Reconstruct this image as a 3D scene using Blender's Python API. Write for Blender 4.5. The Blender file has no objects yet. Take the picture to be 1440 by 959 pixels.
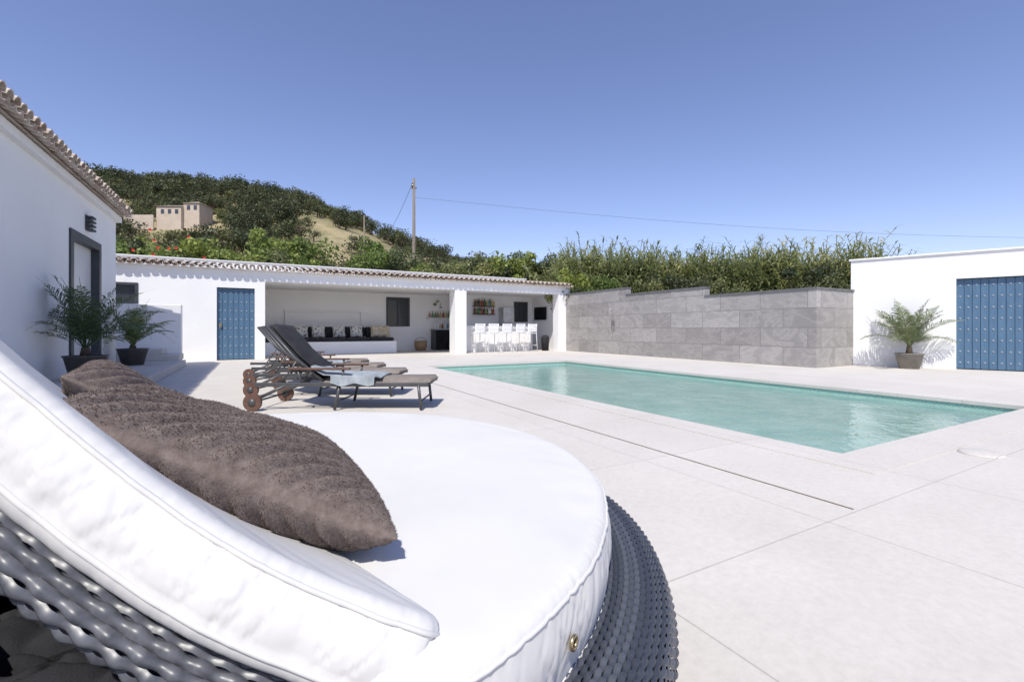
import bpy, bmesh, math, random
import numpy as np
from mathutils import Vector, Matrix, noise
random.seed(7); rng=np.random.default_rng(7)
scene=bpy.context.scene
CA,SA=0.873,0.488           # heading of the view relative to the pool axis
def W(X,Y,z=0.0): return (CA*X+SA*Y, -SA*X+CA*Y, z)
ROT=-math.atan2(SA,CA)

# ------------------------------------------------------------------ materials
def base_mat(name,rough=0.6,col=(.8,.8,.8),metal=0,spec=0.5):
    m=bpy.data.materials.new(name); m.use_nodes=True
    nt=m.node_tree; b=nt.nodes['Principled BSDF']
    b.inputs['Base Color'].default_value=(*col,1); b.inputs['Roughness'].default_value=rough
    b.inputs['Metallic'].default_value=metal; b.inputs['Specular IOR Level'].default_value=spec
    return m,nt,b
def N(nt,t,**kw):
    n=nt.nodes.new(t)
    for k,v in kw.items(): setattr(n,k,v)
    return n
def coords(nt,scale=(1,1,1)):
    tc=N(nt,'ShaderNodeTexCoord'); mp=N(nt,'ShaderNodeMapping'); mp.inputs['Scale'].default_value=scale
    nt.links.new(tc.outputs['Object'],mp.inputs[0]); return mp.outputs[0]
def noise_tex(nt,vec,scale,detail=6,rough=.6):
    n=N(nt,'ShaderNodeTexNoise'); n.inputs['Scale'].default_value=scale; n.inputs['Detail'].default_value=detail
    n.inputs['Roughness'].default_value=rough; nt.links.new(vec,n.inputs['Vector']); return n.outputs['Fac']
def ramp(nt,fac,stops):
    r=N(nt,'ShaderNodeValToRGB'); e=r.color_ramp.elements
    while len(e)<len(stops): e.new(.5)
    for i,(p,c) in enumerate(stops): e[i].position=p; e[i].color=(*c,1)
    nt.links.new(fac,r.inputs[0]); return r.outputs[0]
def mixc(nt,fac,a,b,blend='MIX'):
    m=N(nt,'ShaderNodeMix',data_type='RGBA',blend_type=blend)
    if isinstance(fac,(int,float)): m.inputs[0].default_value=fac
    else: nt.links.new(fac,m.inputs[0])
    for i,v in ((6,a),(7,b)):
        if isinstance(v,tuple): m.inputs[i].default_value=(*v,1)
        else: nt.links.new(v,m.inputs[i])
    return m.outputs[2]
def bump(nt,b,h,strength=.3,dist=.01):
    bp=N(nt,'ShaderNodeBump'); bp.inputs['Strength'].default_value=strength; bp.inputs['Distance'].default_value=dist
    nt.links.new(h,bp.inputs['Height']); nt.links.new(bp.outputs[0],b.inputs['Normal'])
def nmat(name,c1,c2,scale=3,rough=.7,bs=40,bst=.2,bd=.005,metal=0,sc=(1,1,1),spec=.4,lo=.3,hi=.7):
    m,nt,b=base_mat(name,rough,c1,metal,spec); v=coords(nt,sc)
    nt.links.new(ramp(nt,noise_tex(nt,v,scale),[(lo,c1),(hi,c2)]),b.inputs['Base Color'])
    if bst: bump(nt,b,noise_tex(nt,v,bs),bst,bd)
    return m

M={}
M['white']=nmat('white_render',(.79,.786,.775),(.845,.842,.832),.9,.85,35,.25,.004)
M['whitep']=nmat('white_paint_metal',(.78,.78,.78),(.82,.82,.82),3,.4,30,.0)
M['darkframe']=nmat('dark_grey_frame',(.045,.05,.058),(.06,.066,.075),5,.45,60,.1)
M['black']=nmat('black_fabric',(.016,.016,.018),(.034,.034,.038),6,.85,300,.5,.002)
M['blackcush']=nmat('black_cushion_fabric',(.016,.016,.019),(.034,.034,.039),9,.9,260,.7,.002,spec=.25)
M['blackgl']=nmat('black_gloss',(.01,.01,.012),(.02,.02,.02),4,.15,10,0)
M['steel']=nmat('brushed_steel',(.45,.45,.46),(.6,.6,.6),6,.35,60,.1,metal=.9)
M['stud']=nmat('iron_stud',(.27,.30,.34),(.38,.41,.45),6,.5,60,.1,metal=.1)
M['frame']=nmat('lounger_metal',(.075,.078,.08),(.11,.11,.115),6,.4,60,.1,metal=.3)
M['wood']=nmat('oiled_wood',(.085,.045,.032),(.165,.09,.065),9,.5,40,.2,sc=(1,1,5))
M['taupe']=nmat('taupe_fabric',(.175,.15,.13),(.26,.225,.20),8,.9,260,.4,.002)
M['towel']=nmat('blue_grey_towel',(.22,.255,.28),(.40,.44,.47),9,.95,160,.7,.004)
M['terracotta']=nmat('weathered_clay_tile',(.33,.22,.16),(.62,.55,.47),7,.85,60,.4,.004,lo=.28,hi=.6)
M['potdark']=nmat('dark_planter',(.07,.065,.062),(.105,.10,.095),5,.55,50,.2)
M['pottaupe']=nmat('taupe_planter',(.20,.185,.165),(.28,.26,.235),5,.7,50,.2)
M['soil']=nmat('soil',(.05,.035,.02),(.1,.07,.045),20,.95,80,.8,.02)
M['glass']=nmat('window_pane',(.03,.035,.04),(.05,.055,.06),1,.08,10,0,spec=.8)
M['pane_light']=nmat('door_pane_reflection',(.62,.62,.61),(.7,.7,.69),1,.4,10,0,spec=.5)  # no blind: white-wall reflection in the door glass, painted as a pale base colour
M['brass']=nmat('brass',(.45,.35,.2),(.6,.48,.3),5,.35,10,0,metal=1)
M['basket']=nmat('woven_basket',(.25,.16,.08),(.4,.28,.16),30,.8,90,.6)
M['concrete_pole']=nmat('pole_wood',(.16,.13,.10),(.26,.22,.18),6,.9,40,.4,sc=(1,1,.2))
M['bark']=nmat('bark',(.06,.045,.03),(.14,.11,.08),9,.95,30,.8,.02)
M['joint']=nmat('joint_filler',(.10,.075,.05),(.2,.16,.12),9,.9,30,.3,.002)
M['housewall']=nmat('ochre_render',(.46,.38,.30),(.56,.48,.39),.5,.9,5,.1)
M['cushion_print']=nmat('printed_pillow',(.66,.64,.6),(.12,.11,.10),14,.9,90,.2,lo=.54,hi=.57)
M['cushion_gold']=nmat('ochre_printed_pillow',(.42,.33,.19),(.65,.6,.5),18,.9,90,.2,lo=.45,hi=.55)

m,nt,b=base_mat('blue_door_paint',.5,(.07,.14,.25)); v=coords(nt,(1,1,.15))
nt.links.new(ramp(nt,noise_tex(nt,v,14),[(.3,(.06,.125,.205)),(.7,(.085,.168,.265))]),b.inputs['Base Color']); bump(nt,b,noise_tex(nt,v,60),.25,.002); M['blue']=m

m,nt,b=base_mat('pale_paving',.75,spec=.3); v=coords(nt)
br=N(nt,'ShaderNodeTexBrick'); br.offset=0; br.inputs['Scale'].default_value=1; br.inputs['Brick Width'].default_value=1.2; br.inputs['Row Height'].default_value=1.2
br.inputs['Mortar Size'].default_value=.0045; br.inputs['Mortar Smooth'].default_value=.3; br.inputs['Color1'].default_value=(.672,.636,.586,1); br.inputs['Color2'].default_value=(.638,.603,.556,1); br.inputs['Mortar'].default_value=(.50,.47,.43,1)
nt.links.new(v,br.inputs['Vector'])
n1=ramp(nt,noise_tex(nt,v,1.3,8,.65),[(.3,(.915,.91,.90)),(.68,(1,1,1))]); n2=ramp(nt,noise_tex(nt,v,26,7,.75),[(.3,(.88,.88,.88)),(.6,(1,1,1))])
n3=ramp(nt,noise_tex(nt,v,.35,4,.6),[(.35,(.95,.945,.935)),(.6,(1,1,1))])
c=mixc(nt,1,br.outputs['Color'],n1,'MULTIPLY'); c=mixc(nt,1,c,n2,'MULTIPLY'); c=mixc(nt,1,c,n3,'MULTIPLY'); nt.links.new(c,b.inputs['Base Color']); bump(nt,b,noise_tex(nt,v,90),.15,.002); M['paving']=m

m,nt,b=base_mat('grey_slate_tile',.5,spec=.4); tc=N(nt,'ShaderNodeTexCoord'); sp=N(nt,'ShaderNodeSeparateXYZ'); nt.links.new(tc.outputs['Object'],sp.inputs[0])
ad=N(nt,'ShaderNodeMath',operation='ADD'); nt.links.new(sp.outputs[0],ad.inputs[0]); nt.links.new(sp.outputs[1],ad.inputs[1])
cb=N(nt,'ShaderNodeCombineXYZ'); nt.links.new(ad.outputs[0],cb.inputs[0]); nt.links.new(sp.outputs[2],cb.inputs[1])
br=N(nt,'ShaderNodeTexBrick'); br.offset=.5; br.inputs['Scale'].default_value=1; br.inputs['Brick Width'].default_value=1.2; br.inputs['Row Height'].default_value=.48
br.inputs['Mortar Size'].default_value=.006; br.inputs['Color1'].default_value=(.285,.27,.255,1); br.inputs['Color2'].default_value=(.385,.367,.348,1); br.inputs['Mortar'].default_value=(.165,.16,.155,1); br.inputs['Bias'].default_value=0
nt.links.new(cb.outputs[0],br.inputs['Vector'])
mv=N(nt,'ShaderNodeVectorMath',operation='MULTIPLY_ADD'); nt.links.new(br.outputs['Color'],mv.inputs[0]); mv.inputs[1].default_value=(40,60,30); nt.links.new(tc.outputs['Object'],mv.inputs[2])
mp=N(nt,'ShaderNodeMapping'); mp.inputs['Rotation'].default_value=(.6,0,0); mp.inputs['Scale'].default_value=(1,1.0,2.0); nt.links.new(mv.outputs[0],mp.inputs[0])
nz=N(nt,'ShaderNodeTexNoise'); nz.inputs['Scale'].default_value=1.4; nz.inputs['Detail'].default_value=10; nz.inputs['Roughness'].default_value=.64; nz.inputs['Distortion'].default_value=1.1
nt.links.new(mp.outputs[0],nz.inputs['Vector'])
r1=ramp(nt,nz.outputs[0],[(.3,(.82,.82,.83)),(.46,(.97,.97,.97)),(.5,(1.2,1.19,1.17)),(.54,(1,1,1)),(.75,(.88,.87,.86))])
c=mixc(nt,1,br.outputs['Color'],r1,'MULTIPLY'); nt.links.new(c,b.inputs['Base Color']); bump(nt,b,nz.outputs[0],.3,.01); M['slate']=m
M['cap']=nmat('dark_cap_stone',(.11,.11,.115),(.18,.18,.18),5,.6,40,.2)

m,nt,b=base_mat('pool_mosaic',.35); v=coords(nt)
hs=noise_tex(nt,v,34,2); c=ramp(nt,hs,[(.3,(.27,.45,.40)),(.7,(.43,.63,.56))])
ck=N(nt,'ShaderNodeTexChecker'); ck.inputs['Scale'].default_value=40; nt.links.new(v,ck.inputs[0]); ck.inputs[1].default_value=(1,1,1,1); ck.inputs[2].default_value=(.8,.85,.82,1)
c=mixc(nt,1,c,ck.outputs[0],'MULTIPLY'); nt.links.new(c,b.inputs['Base Color']); M['mosaic']=m
m=bpy.data.materials.new('pool_water'); m.use_nodes=True; nt=m.node_tree; nt.nodes.clear()
out=N(nt,'ShaderNodeOutputMaterial'); v=coords(nt)
w1=noise_tex(nt,v,3.2,3,.5); w2=noise_tex(nt,v,12,2,.5)
mx=N(nt,'ShaderNodeMath',operation='MULTIPLY_ADD'); nt.links.new(w2,mx.inputs[0]); mx.inputs[1].default_value=.45; nt.links.new(w1,mx.inputs[2])
bp=N(nt,'ShaderNodeBump'); bp.inputs['Strength'].default_value=.5; bp.inputs['Distance'].default_value=.03; nt.links.new(mx.outputs[0],bp.inputs['Height'])
tr=N(nt,'ShaderNodeBsdfTransparent'); tr.inputs[0].default_value=(.84,.98,.96,1)
df=N(nt,'ShaderNodeBsdfDiffuse')
cc=ramp(nt,noise_tex(nt,v,2.2,5,.65),[(.35,(.35,.58,.53)),(.5,(.44,.67,.61)),(.68,(.56,.77,.71))]); nt.links.new(cc,df.inputs[0]); nt.links.new(bp.outputs[0],df.inputs['Normal'])
ms=N(nt,'ShaderNodeMixShader'); ms.inputs[0].default_value=.52; nt.links.new(tr.outputs[0],ms.inputs[1]); nt.links.new(df.outputs[0],ms.inputs[2])
gl=N(nt,'ShaderNodeBsdfGlossy'); gl.inputs['Roughness'].default_value=.03; nt.links.new(bp.outputs[0],gl.inputs['Normal'])
fr=N(nt,'ShaderNodeFresnel'); fr.inputs[0].default_value=1.33; nt.links.new(bp.outputs[0],fr.inputs['Normal'])
m2=N(nt,'ShaderNodeMixShader'); nt.links.new(fr.outputs[0],m2.inputs[0]); nt.links.new(ms.outputs[0],m2.inputs[1]); nt.links.new(gl.outputs[0],m2.inputs[2]); nt.links.new(m2.outputs[0],out.inputs[0]); M['water']=m

m,nt,b=base_mat('white_canvas',.85,(.79,.785,.775),spec=.15); v=coords(nt)
nt.links.new(ramp(nt,noise_tex(nt,v,2.5,6),[(.3,(.63,.62,.602)),(.7,(.675,.665,.648))]),b.inputs['Base Color'])
a1=noise_tex(nt,v,3.5,2,.4); a2=noise_tex(nt,v,700,1,.5); mm=N(nt,'ShaderNodeMath',operation='MULTIPLY_ADD'); nt.links.new(a2,mm.inputs[0]); mm.inputs[1].default_value=.012; nt.links.new(a1,mm.inputs[2]); bump(nt,b,mm.outputs[0],.5,.02); M['canvas']=m
m,nt,b=base_mat('brown_plush',.95,(.12,.082,.066),spec=.1); v=coords(nt)
nt.links.new(ramp(nt,noise_tex(nt,v,60,5,.6),[(.3,(.13,.10,.088)),(.7,(.215,.175,.157))]),b.inputs['Base Color']); bump(nt,b,noise_tex(nt,v,260,4,.7),.6,.004)
b.inputs['Sheen Weight'].default_value=.3; b.inputs['Sheen Tint'].default_value=(.65,.56,.5,1); M['plush']=m
m,nt,b=base_mat('dark_resin_wicker',.33,(.06,.066,.085),spec=.6); v=coords(nt)
g=N(nt,'ShaderNodeNewGeometry'); nt.links.new(ramp(nt,g.outputs['Random Per Island'],[(0,(.035,.04,.052)),(1,(.085,.092,.112))]),b.inputs['Base Color']); bump(nt,b,noise_tex(nt,v,200,2),.2,.002); M['wicker']=m
m,nt,b=base_mat('silver_grey_wicker',.4,(.2,.21,.24),spec=.6); v=coords(nt)
nt.links.new(ramp(nt,noise_tex(nt,v,40,3),[(.3,(.06,.064,.075)),(.7,(.14,.145,.162))]),b.inputs['Base Color']); M['wicker2']=m

def leafmat(name,c1,c2,c3,trans=.3,rough=.5):
    m,nt,b=base_mat(name,rough,c1,spec=.35)
    g=N(nt,'ShaderNodeNewGeometry'); oi=N(nt,'ShaderNodeObjectInfo')
    c=ramp(nt,g.outputs['Random Per Island'],[(0,c1),(.55,c2),(1,c3)])
    r=ramp(nt,oi.outputs['Random'],[(0,(.6,.68,.62)),(.6,(1,1,1)),(1,(1.45,1.3,1.05))]); c=mixc(nt,1,c,r,'MULTIPLY')
    nt.links.new(c,b.inputs['Base Color'])
    t=N(nt,'ShaderNodeBsdfTranslucent'); nt.links.new(c,t.inputs[0]); ms=N(nt,'ShaderNodeMixShader'); ms.inputs[0].default_value=trans
    nt.links.new(b.outputs[0],ms.inputs[1]); nt.links.new(t.outputs[0],ms.inputs[2]); nt.links.new(ms.outputs[0],nt.nodes['Material Output'].inputs[0]); return m
M['leaf_dark']=leafmat('oak_leaves',(.038,.05,.022),(.075,.09,.038),(.13,.148,.07),.25)
M['leaf_mid']=leafmat('hedge_leaves',(.12,.17,.038),(.21,.275,.07),(.34,.39,.13),.4)
M['leaf_olive']=leafmat('shrub_leaves',(.10,.12,.045),(.17,.195,.08),(.26,.28,.14),.35)
M['cane']=leafmat('cane_leaves',(.20,.23,.09),(.33,.37,.16),(.50,.49,.28),.45)
M['palm']=leafmat('palm_leaves',(.06,.10,.04),(.12,.175,.075),(.22,.27,.14))
M['palm_pale']=leafmat('pale_palm_leaves',(.22,.25,.12),(.35,.38,.20),(.50,.50,.31))
M['flower']=nmat('red_petals',(.45,.03,.02),(.6,.05,.04),3,.6,10,0)

m,nt,b=base_mat('hillside',.95); v=coords(nt)
c=ramp(nt,noise_tex(nt,v,.045,8,.6),[(.38,(.09,.10,.038)),(.50,(.22,.195,.09)),(.60,(.44,.35,.20))]); c=mixc(nt,.5,c,ramp(nt,noise_tex(nt,v,.5,7,.75),[(.35,(.13,.13,.055)),(.65,(.46,.37,.22))]))
nt.links.new(c,b.inputs['Base Color']); bump(nt,b,noise_tex(nt,v,.8),.6,.4); M['hill']=m
M['ground']=nmat('dry_ground',(.22,.17,.10),(.34,.28,.18),.3,.95,3,.4,.05)

# ------------------------------------------------------------------ helpers
def link(o,parent=None):
    scene.collection.objects.link(o)
    if parent is not None:
        o.parent=parent; o.matrix_parent_inverse=Matrix.LocRotScale(parent.location,parent.rotation_euler,parent.scale).inverted()
    return o
def empty(name,loc=(0,0,0)):
    e=bpy.data.objects.new(name,None); e.location=loc; e.empty_display_size=.3; scene.collection.objects.link(e); return e
def mesh(name,verts,faces,mat,parent=None,smooth=False):
    me=bpy.data.meshes.new(name)
    me.from_pydata([tuple(map(float,p)) for p in verts],[],[tuple(map(int,f)) for f in faces]); me.validate()
    if mat: me.materials.append(M[mat] if isinstance(mat,str) else mat)
    if smooth: me.polygons.foreach_set('use_smooth',[True]*len(me.polygons))
    return link(bpy.data.objects.new(name,me),parent)
def box(name,x0,x1,y0,y1,z0,z1,mat,parent=None,bev=0,xf=None):
    vs=[(x,y,z) for z in (z0,z1) for y in (y0,y1) for x in (x0,x1)]
    if xf: vs=[xf(*p) for p in vs]
    fs=[(0,2,3,1),(4,5,7,6),(0,1,5,4),(2,6,7,3),(0,4,6,2),(1,3,7,5)]
    o=mesh(name,vs,fs,mat,parent)
    if bev: 
        md=o.modifiers.new('b','BEVEL'); md.width=bev; md.segments=2
    return o
def tube(name,pts,r,mat,parent=None,sides=8,closed=False,radii=None):
    pts=[Vector(p) for p in pts]; n=len(pts); vs=[];fs=[]
    up=None
    for i,p in enumerate(pts):
        if closed: t=(pts[(i+1)%n]-pts[i-1])
        else: t=pts[min(i+1,n-1)]-pts[max(i-1,0)]
        t.normalize()
        if up is None: up=t.orthogonal().normalized()
        up=(up-t*up.dot(t)).normalized(); bt=t.cross(up); rr=radii[i] if radii else r
        for k in range(sides):
            a=2*math.pi*k/sides; vs.append(p+up*math.cos(a)*rr+bt*math.sin(a)*rr)
    for i in range(n if closed else n-1):
        j=(i+1)%n
        for k in range(sides):
            k2=(k+1)%sides; fs.append((i*sides+k,i*sides+k2,j*sides+k2,j*sides+k))
    if not closed: fs.append(tuple(range(sides))[::-1]); fs.append(tuple((n-1)*sides+k for k in range(sides)))
    return mesh(name,vs,fs,mat,parent,True)
def revolve(name,prof,c,mat,parent=None,seg=24,xf=None,smooth=True):
    vs=[];fs=[];n=len(prof)
    for i in range(seg):
        a=2*math.pi*i/seg
        for r,z in prof: 
            p=(c[0]+r*math.cos(a),c[1]+r*math.sin(a),c[2]+z if len(c)>2 else z); vs.append(xf(*p) if xf else p)
    for i in range(seg):
        j=(i+1)%seg
        for k in range(n-1): fs.append((i*n+k,j*n+k,j*n+k+1,i*n+k+1))
    return mesh(name,vs,fs,mat,parent,smooth)
def join_raw(parts):
    V=[];F=[];o=0
    for v,f in parts:
        V+=list(v); F+=[tuple(i+o for i in q) for q in f]; o+=len(v)
    return V,F
def rbox(x0,x1,y0,y1,z0,z1):
    return [(x,y,z) for z in (z0,z1) for y in (y0,y1) for x in (x0,x1)],[(0,2,3,1),(4,5,7,6),(0,1,5,4),(2,6,7,3),(0,4,6,2),(1,3,7,5)]
def wallx(name,x0,x1,y0,y1,z0,z1,ops,mat,parent):
    parts=[];x=x0
    for xa,xb,za,zb in sorted(ops):
        parts.append(rbox(x,xa,y0,y1,z0,z1))
        if za>z0: parts.append(rbox(xa,xb,y0,y1,z0,za))
        if zb<z1: parts.append(rbox(xa,xb,y0,y1,zb,z1))
        x=xb
    if x<x1: parts.append(rbox(x,x1,y0,y1,z0,z1))
    return mesh(name,*join_raw(parts),mat,parent)
def wally(name,x0,x1,y0,y1,z0,z1,ops,mat,parent):
    parts=[];y=y0
    for ya,yb,za,zb in sorted(ops):
        parts.append(rbox(x0,x1,y,ya,z0,z1))
        if za>z0: parts.append(rbox(x0,x1,ya,yb,z0,za))
        if zb<z1: parts.append(rbox(x0,x1,ya,yb,zb,z1))
        y=yb
    if y<y1: parts.append(rbox(x0,x1,y,y1,z0,z1))
    return mesh(name,*join_raw(parts),mat,parent)

def tiles(name,p0,along,n,slope,length,parent,r=.085,sp=.2):
    along=Vector(along);slope=Vector(slope).normalized();up=along.cross(slope)
    if up.z<0: up=-up
    V=[];F=[]
    for i in range(n):
        for row in range(max(1,int(length/.4))):
            c0=Vector(p0)+along*(i*sp+random.uniform(-.008,.008))+slope*(row*.4+random.uniform(-.015,.015))
            for kind in (0,1):
                c=c0+along*(sp/2*kind)+up*(.07 if kind==0 else .075)
                base=len(V);S=7
                for e,(l,rr) in enumerate(((0,r),(.46,r*.8))):
                    for th in (0,.016):
                        for k in range(S):
                            a=math.pi*k/(S-1)
                            rad=(rr-th)
                            yy=math.sin(a)*rad*(1 if kind==0 else -.8)
                            V.append(c+slope*l+along*math.cos(a)*rad+up*(yy+ (0.02*(1-e)+.0 if kind==0 else 0)-( .02*e)))
                def idx(e,t,k): return base+(e*2+t)*S+k
                for k in range(S-1):
                    F.append((idx(0,0,k),idx(0,0,k+1),idx(1,0,k+1),idx(1,0,k)))
                    F.append((idx(0,1,k),idx(1,1,k),idx(1,1,k+1),idx(0,1,k+1)))
                    F.append((idx(0,0,k),idx(0,1,k),idx(0,1,k+1),idx(0,0,k+1)))
    return mesh(name,V,F,'terracotta',parent)

def studded_door(name,w,h,xf,parent,double=False,planks=8):
    parts=[];pw=w/planks
    for i in range(planks): parts.append(rbox(i*pw+.005,(i+1)*pw-.005,-.03,.03,0.02,h))
    parts.append(rbox(0,w,-.008,.026,0.02,h-.002))
    V,F=join_raw(parts); mesh(name,[xf(*p) for p in V],F,'blue',parent)
    V=[];F=[];rows=8
    for rz in range(rows):
        z=.16+rz*(h-.3)/(rows-1)
        for i in range(planks):
            cx=(i+.5)*pw;b=len(V);r=.021
            V.append((cx,-.052,z))
            for k in range(8): V.append((cx+r*math.cos(k*math.pi/4),-.031,z+r*math.sin(k*math.pi/4)))
            for k in range(8): F.append((b,b+1+(k+1)%8,b+1+k))
    mesh(name+'_studs',[xf(*p) for p in V],F,'stud',parent)

# ------------------------------------------------------------------ ground, pool
PX0,PX1,PY0,PY1=3.77,8.03,1.78,11.15
def ringmesh(name,o,i,z,mat,parent=None):
    ox0,ox1,oy0,oy1=o;ix0,ix1,iy0,iy1=i
    vs=[(ox0,oy0,z),(ox1,oy0,z),(ox1,oy1,z),(ox0,oy1,z),(ix0,iy0,z),(ix1,iy0,z),(ix1,iy1,z),(ix0,iy1,z)]
    return mesh(name,vs,[(0,1,5,4),(1,2,6,5),(2,3,7,6),(3,0,4,7)],mat,parent)
TX0,TX1,TY0,TY1=-14,26,-9,20.4
ringmesh('terrace_paving',(TX0,TX1,TY0,TY1),(PX0,PX1,PY0,PY1),0,'paving')
ringmesh('ground',(-900,900,-900,900),(TX0+.1,TX1-.1,TY0+.1,TY1-.1),-.05,'ground')
pool=empty('swimming_pool',(5.9,6.5,0))
d=-1.35;vs=[(PX0,PY0,0),(PX1,PY0,0),(PX1,PY1,0),(PX0,PY1,0),(PX0,PY0,d),(PX1,PY0,d),(PX1,PY1,d),(PX0,PY1,d)]
vs=[(x,y,z-.041 if z==0 else z) for x,y,z in vs]
mesh('basin',vs,[(0,1,5,4),(1,2,6,5),(2,3,7,6),(3,0,4,7),(4,5,6,7)],'mosaic',pool)
for k in range(3): box('step_%d'%k,PX0+.01,PX0+2.6,PY1-.4*(k+1),PY1-.4*k-.003,d,-.18-.25*k,'mosaic',pool)
V,F=join_raw([rbox(PX0-.33,PX0+.02,PY0-.33,PY1+.33,-.04,.006),rbox(PX1-.02,PX1+.33,PY0-.33,PY1+.33,-.04,.006),rbox(PX0+.022,PX1-.022,PY0-.33,PY0+.02,-.04,.006),rbox(PX0+.022,PX1-.022,PY1-.02,PY1+.33,-.04,.006)])
o=mesh('coping',V,F,'paving',pool)
G=40;vs=[(PX0+(PX1-PX0)*i/G,PY0+(PY1-PY0)*j/G,-.11) for j in range(G+1) for i in range(G+1)]
mesh('pool_water',vs,[(j*(G+1)+i,j*(G+1)+i+1,(j+1)*(G+1)+i+1,(j+1)*(G+1)+i) for j in range(G) for i in range(G)],'water',pool,True)
dr=empty('expansion_joint',(2.68,6,0))
box('slot',2.675,2.685,1.22,11.6,-.02,.003,'joint',dr)
sk=empty('skimmer_lid',(4.70,1.305,0)); revolve('lid',[(0,.012),(.1,.012),(.105,.011),(.125,.009),(.128,.0)],(4.7,1.305,0.001),'paving',sk,32)

# ------------------------------------------------------------------ pool house (lounge + bar)
ph=empty('pool_house',(3,18,0)); FY=16.2
wallx('front_wall',-7,.34,FY,FY+.3,0,2.68,[(-.92,.06,0,2.16),(-4.05,-2.75,1.35,2.2)],'white',ph)
wallx('front_beam',.34,11.9,FY,FY+.3,2.4,2.68,[],'white',ph)
box('pillar_centre',6.62,7.08,FY+.002,16.76,0,2.4,'white',ph); box('pillar_right',11.3,11.9,FY+.002,16.6,0,2.4,'white',ph)
box('lounge_side_wall',0.04,.338,FY+.3,20,0,2.45,'white',ph)
box('rear_wall_left',-7,.04,20,20.3,0,2.45,'white',ph)
wallx('lounge_rear_wall',.04,7.9,20,20.3,0,2.45,[(5.0,6.03,1.04,2.3)],'white',ph)
box('bar_side_wall',7.9,8.1,18.8,20,0,2.45,'white',ph); wallx('bar_rear_wall',8.1,11.6,18.8,19.0,0,2.45,[(10.6,11.35,1.25,2.2)],'white',ph)
box('bar_end_wall',11.6,11.9,16.6,20.3,0,2.45,'white',ph); box('left_end_wall',-7.3,-7,FY,20.3,0,2.68,'white',ph)
box('roof_slab',-7.3,11.9,16.5,20.3,2.45,2.74,'white',ph)
box('roof_bed',-7.3,11.95,16.1,17.2,2.682,2.72,'white',ph)
box('parapet',-7.3,10.3,17.2,17.4,2.742,3.06,'white',ph); box('parapet_cap',-7.3,10.33,17.17,17.43,3.062,3.09,'white',ph)
tiles('eave_tiles',(-7.2,16.02,2.69),(1,0,0),96,(0,1,.17),1.2,ph)
studded_door('storage_door',.98,2.14,lambda x,y,z:(-.92+x,FY+.12+y,z),ph,planks=7)
box('storage_door_handle',-.86,-.80,FY+.04,FY+.085,.98,1.1,'brass',ph)
box('window_glass',-4.05,-2.75,FY+.12,FY+.14,1.35,2.2,'glass',ph)
V,F=join_raw([rbox(-4.05,-2.75,FY-.02,FY+.1,1.35,1.42),rbox(-4.05,-2.75,FY-.02,FY+.1,2.13,2.2),rbox(-4.05,-3.98,FY-.02,FY+.1,1.42,2.13),rbox(-2.82,-2.75,FY-.02,FY+.1,1.42,2.13)]); mesh('window_frame',V,F,'darkframe',ph)
def shutter(nm,x0,x1,y,z0,z1):
    P=[rbox(x0,x1,y-.02,y+.03,z0,z0+.07),rbox(x0,x1,y-.02,y+.03,z1-.07,z1),rbox(x0,x0+.07,y-.02,y+.03,z0+.07,z1-.07),rbox(x1-.07,x1,y-.02,y+.03,z0+.07,z1-.07),rbox((x0+x1)/2-.03,(x0+x1)/2+.03,y-.02,y+.03,z0+.07,z1-.07)]
    z=z0+.1
    while z<z1-.1: P.append(rbox(x0+.07,x1-.07,y,y+.02,z,z+.035)); z+=.055
    V,F=join_raw(P); mesh(nm,V,F,'darkframe',ph); box(nm+'_pane',x0,x1,y+.04,y+.06,z0,z1,'glass',ph)
shutter('lounge_window',5.0,6.03,20.0,1.04,2.3); shutter('bar_window',10.6,11.35,18.8,1.25,2.2)
V,F=join_raw([rbox(1.1,4.0,19.9,20,1.62,1.68),rbox(1.1,4.0,19.9,20,1.0,1.06),rbox(1.1,1.16,19.9,20,1.06,1.62),rbox(3.94,4.0,19.9,20,1.06,1.62)]); mesh('wall_niche_frame',V,F,'white',ph)
so=empty('built_in_sofa',(2.7,18.9,0))
box('plinth',.36,4.94,18.1,19.98,0,.46,'white',so,.02)
def softbox(nm,x0,x1,y0,y1,z0,z1,mat,par,b=.05,xf=None):
    o=box(nm,x0,x1,y0,y1,z0,z1,mat,par,0,xf); md=o.modifiers.new('b','BEVEL'); md.width=b; md.segments=4
    for p in o.data.polygons: p.use_smooth=True
    return o
for i in range(5): softbox('seat_pad_%d'%i,.4+i*.9,1.28+i*.9,18.25,19.3,.465,.60,'black',so)
for i in range(5): softbox('back_pad_%d'%i,.4+i*.9,1.28+i*.9,19.3,19.55,.60,1.02,'black',so,.07)
def mini_pillow(nm,c,s,t,yaw,tilt,mat,par,n=12,sd=0):
    V=[];F=[]
    R=Matrix.Translation(c)@Matrix.Rotation(yaw,4,'Z')@Matrix.Rotation(tilt,4,'X')
    for sgn in (1,-1):
        for j in range(n+1):
            for i in range(n+1):
                u=2*i/n-1;v=2*j/n-1; h=t*math.sqrt(max(0,(1-u**4)*(1-v**4)))
                if sd: 
                    w_=noise.noise(Vector((u*2.6,v*2.6,sd+sgn*3))); h*=1+.5*w_+.9*max(0,.12-abs(noise.noise(Vector((u*3+w_,v*3,sd+9)))))*-3
                k=1-.08*(1-abs(u*v)); V.append(R@Vector((u*s*k,-sgn*h,v*s*k)))
    b=(n+1)**2
    for q in (0,b):
        for j in range(n):
            for i in range(n):
                f=(q+j*(n+1)+i,q+j*(n+1)+i+1,q+(j+1)*(n+1)+i+1,q+(j+1)*(n+1)+i); F.append(f if q==0 else f[::-1])
    return mesh(nm,V,F,mat,par,True)
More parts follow.
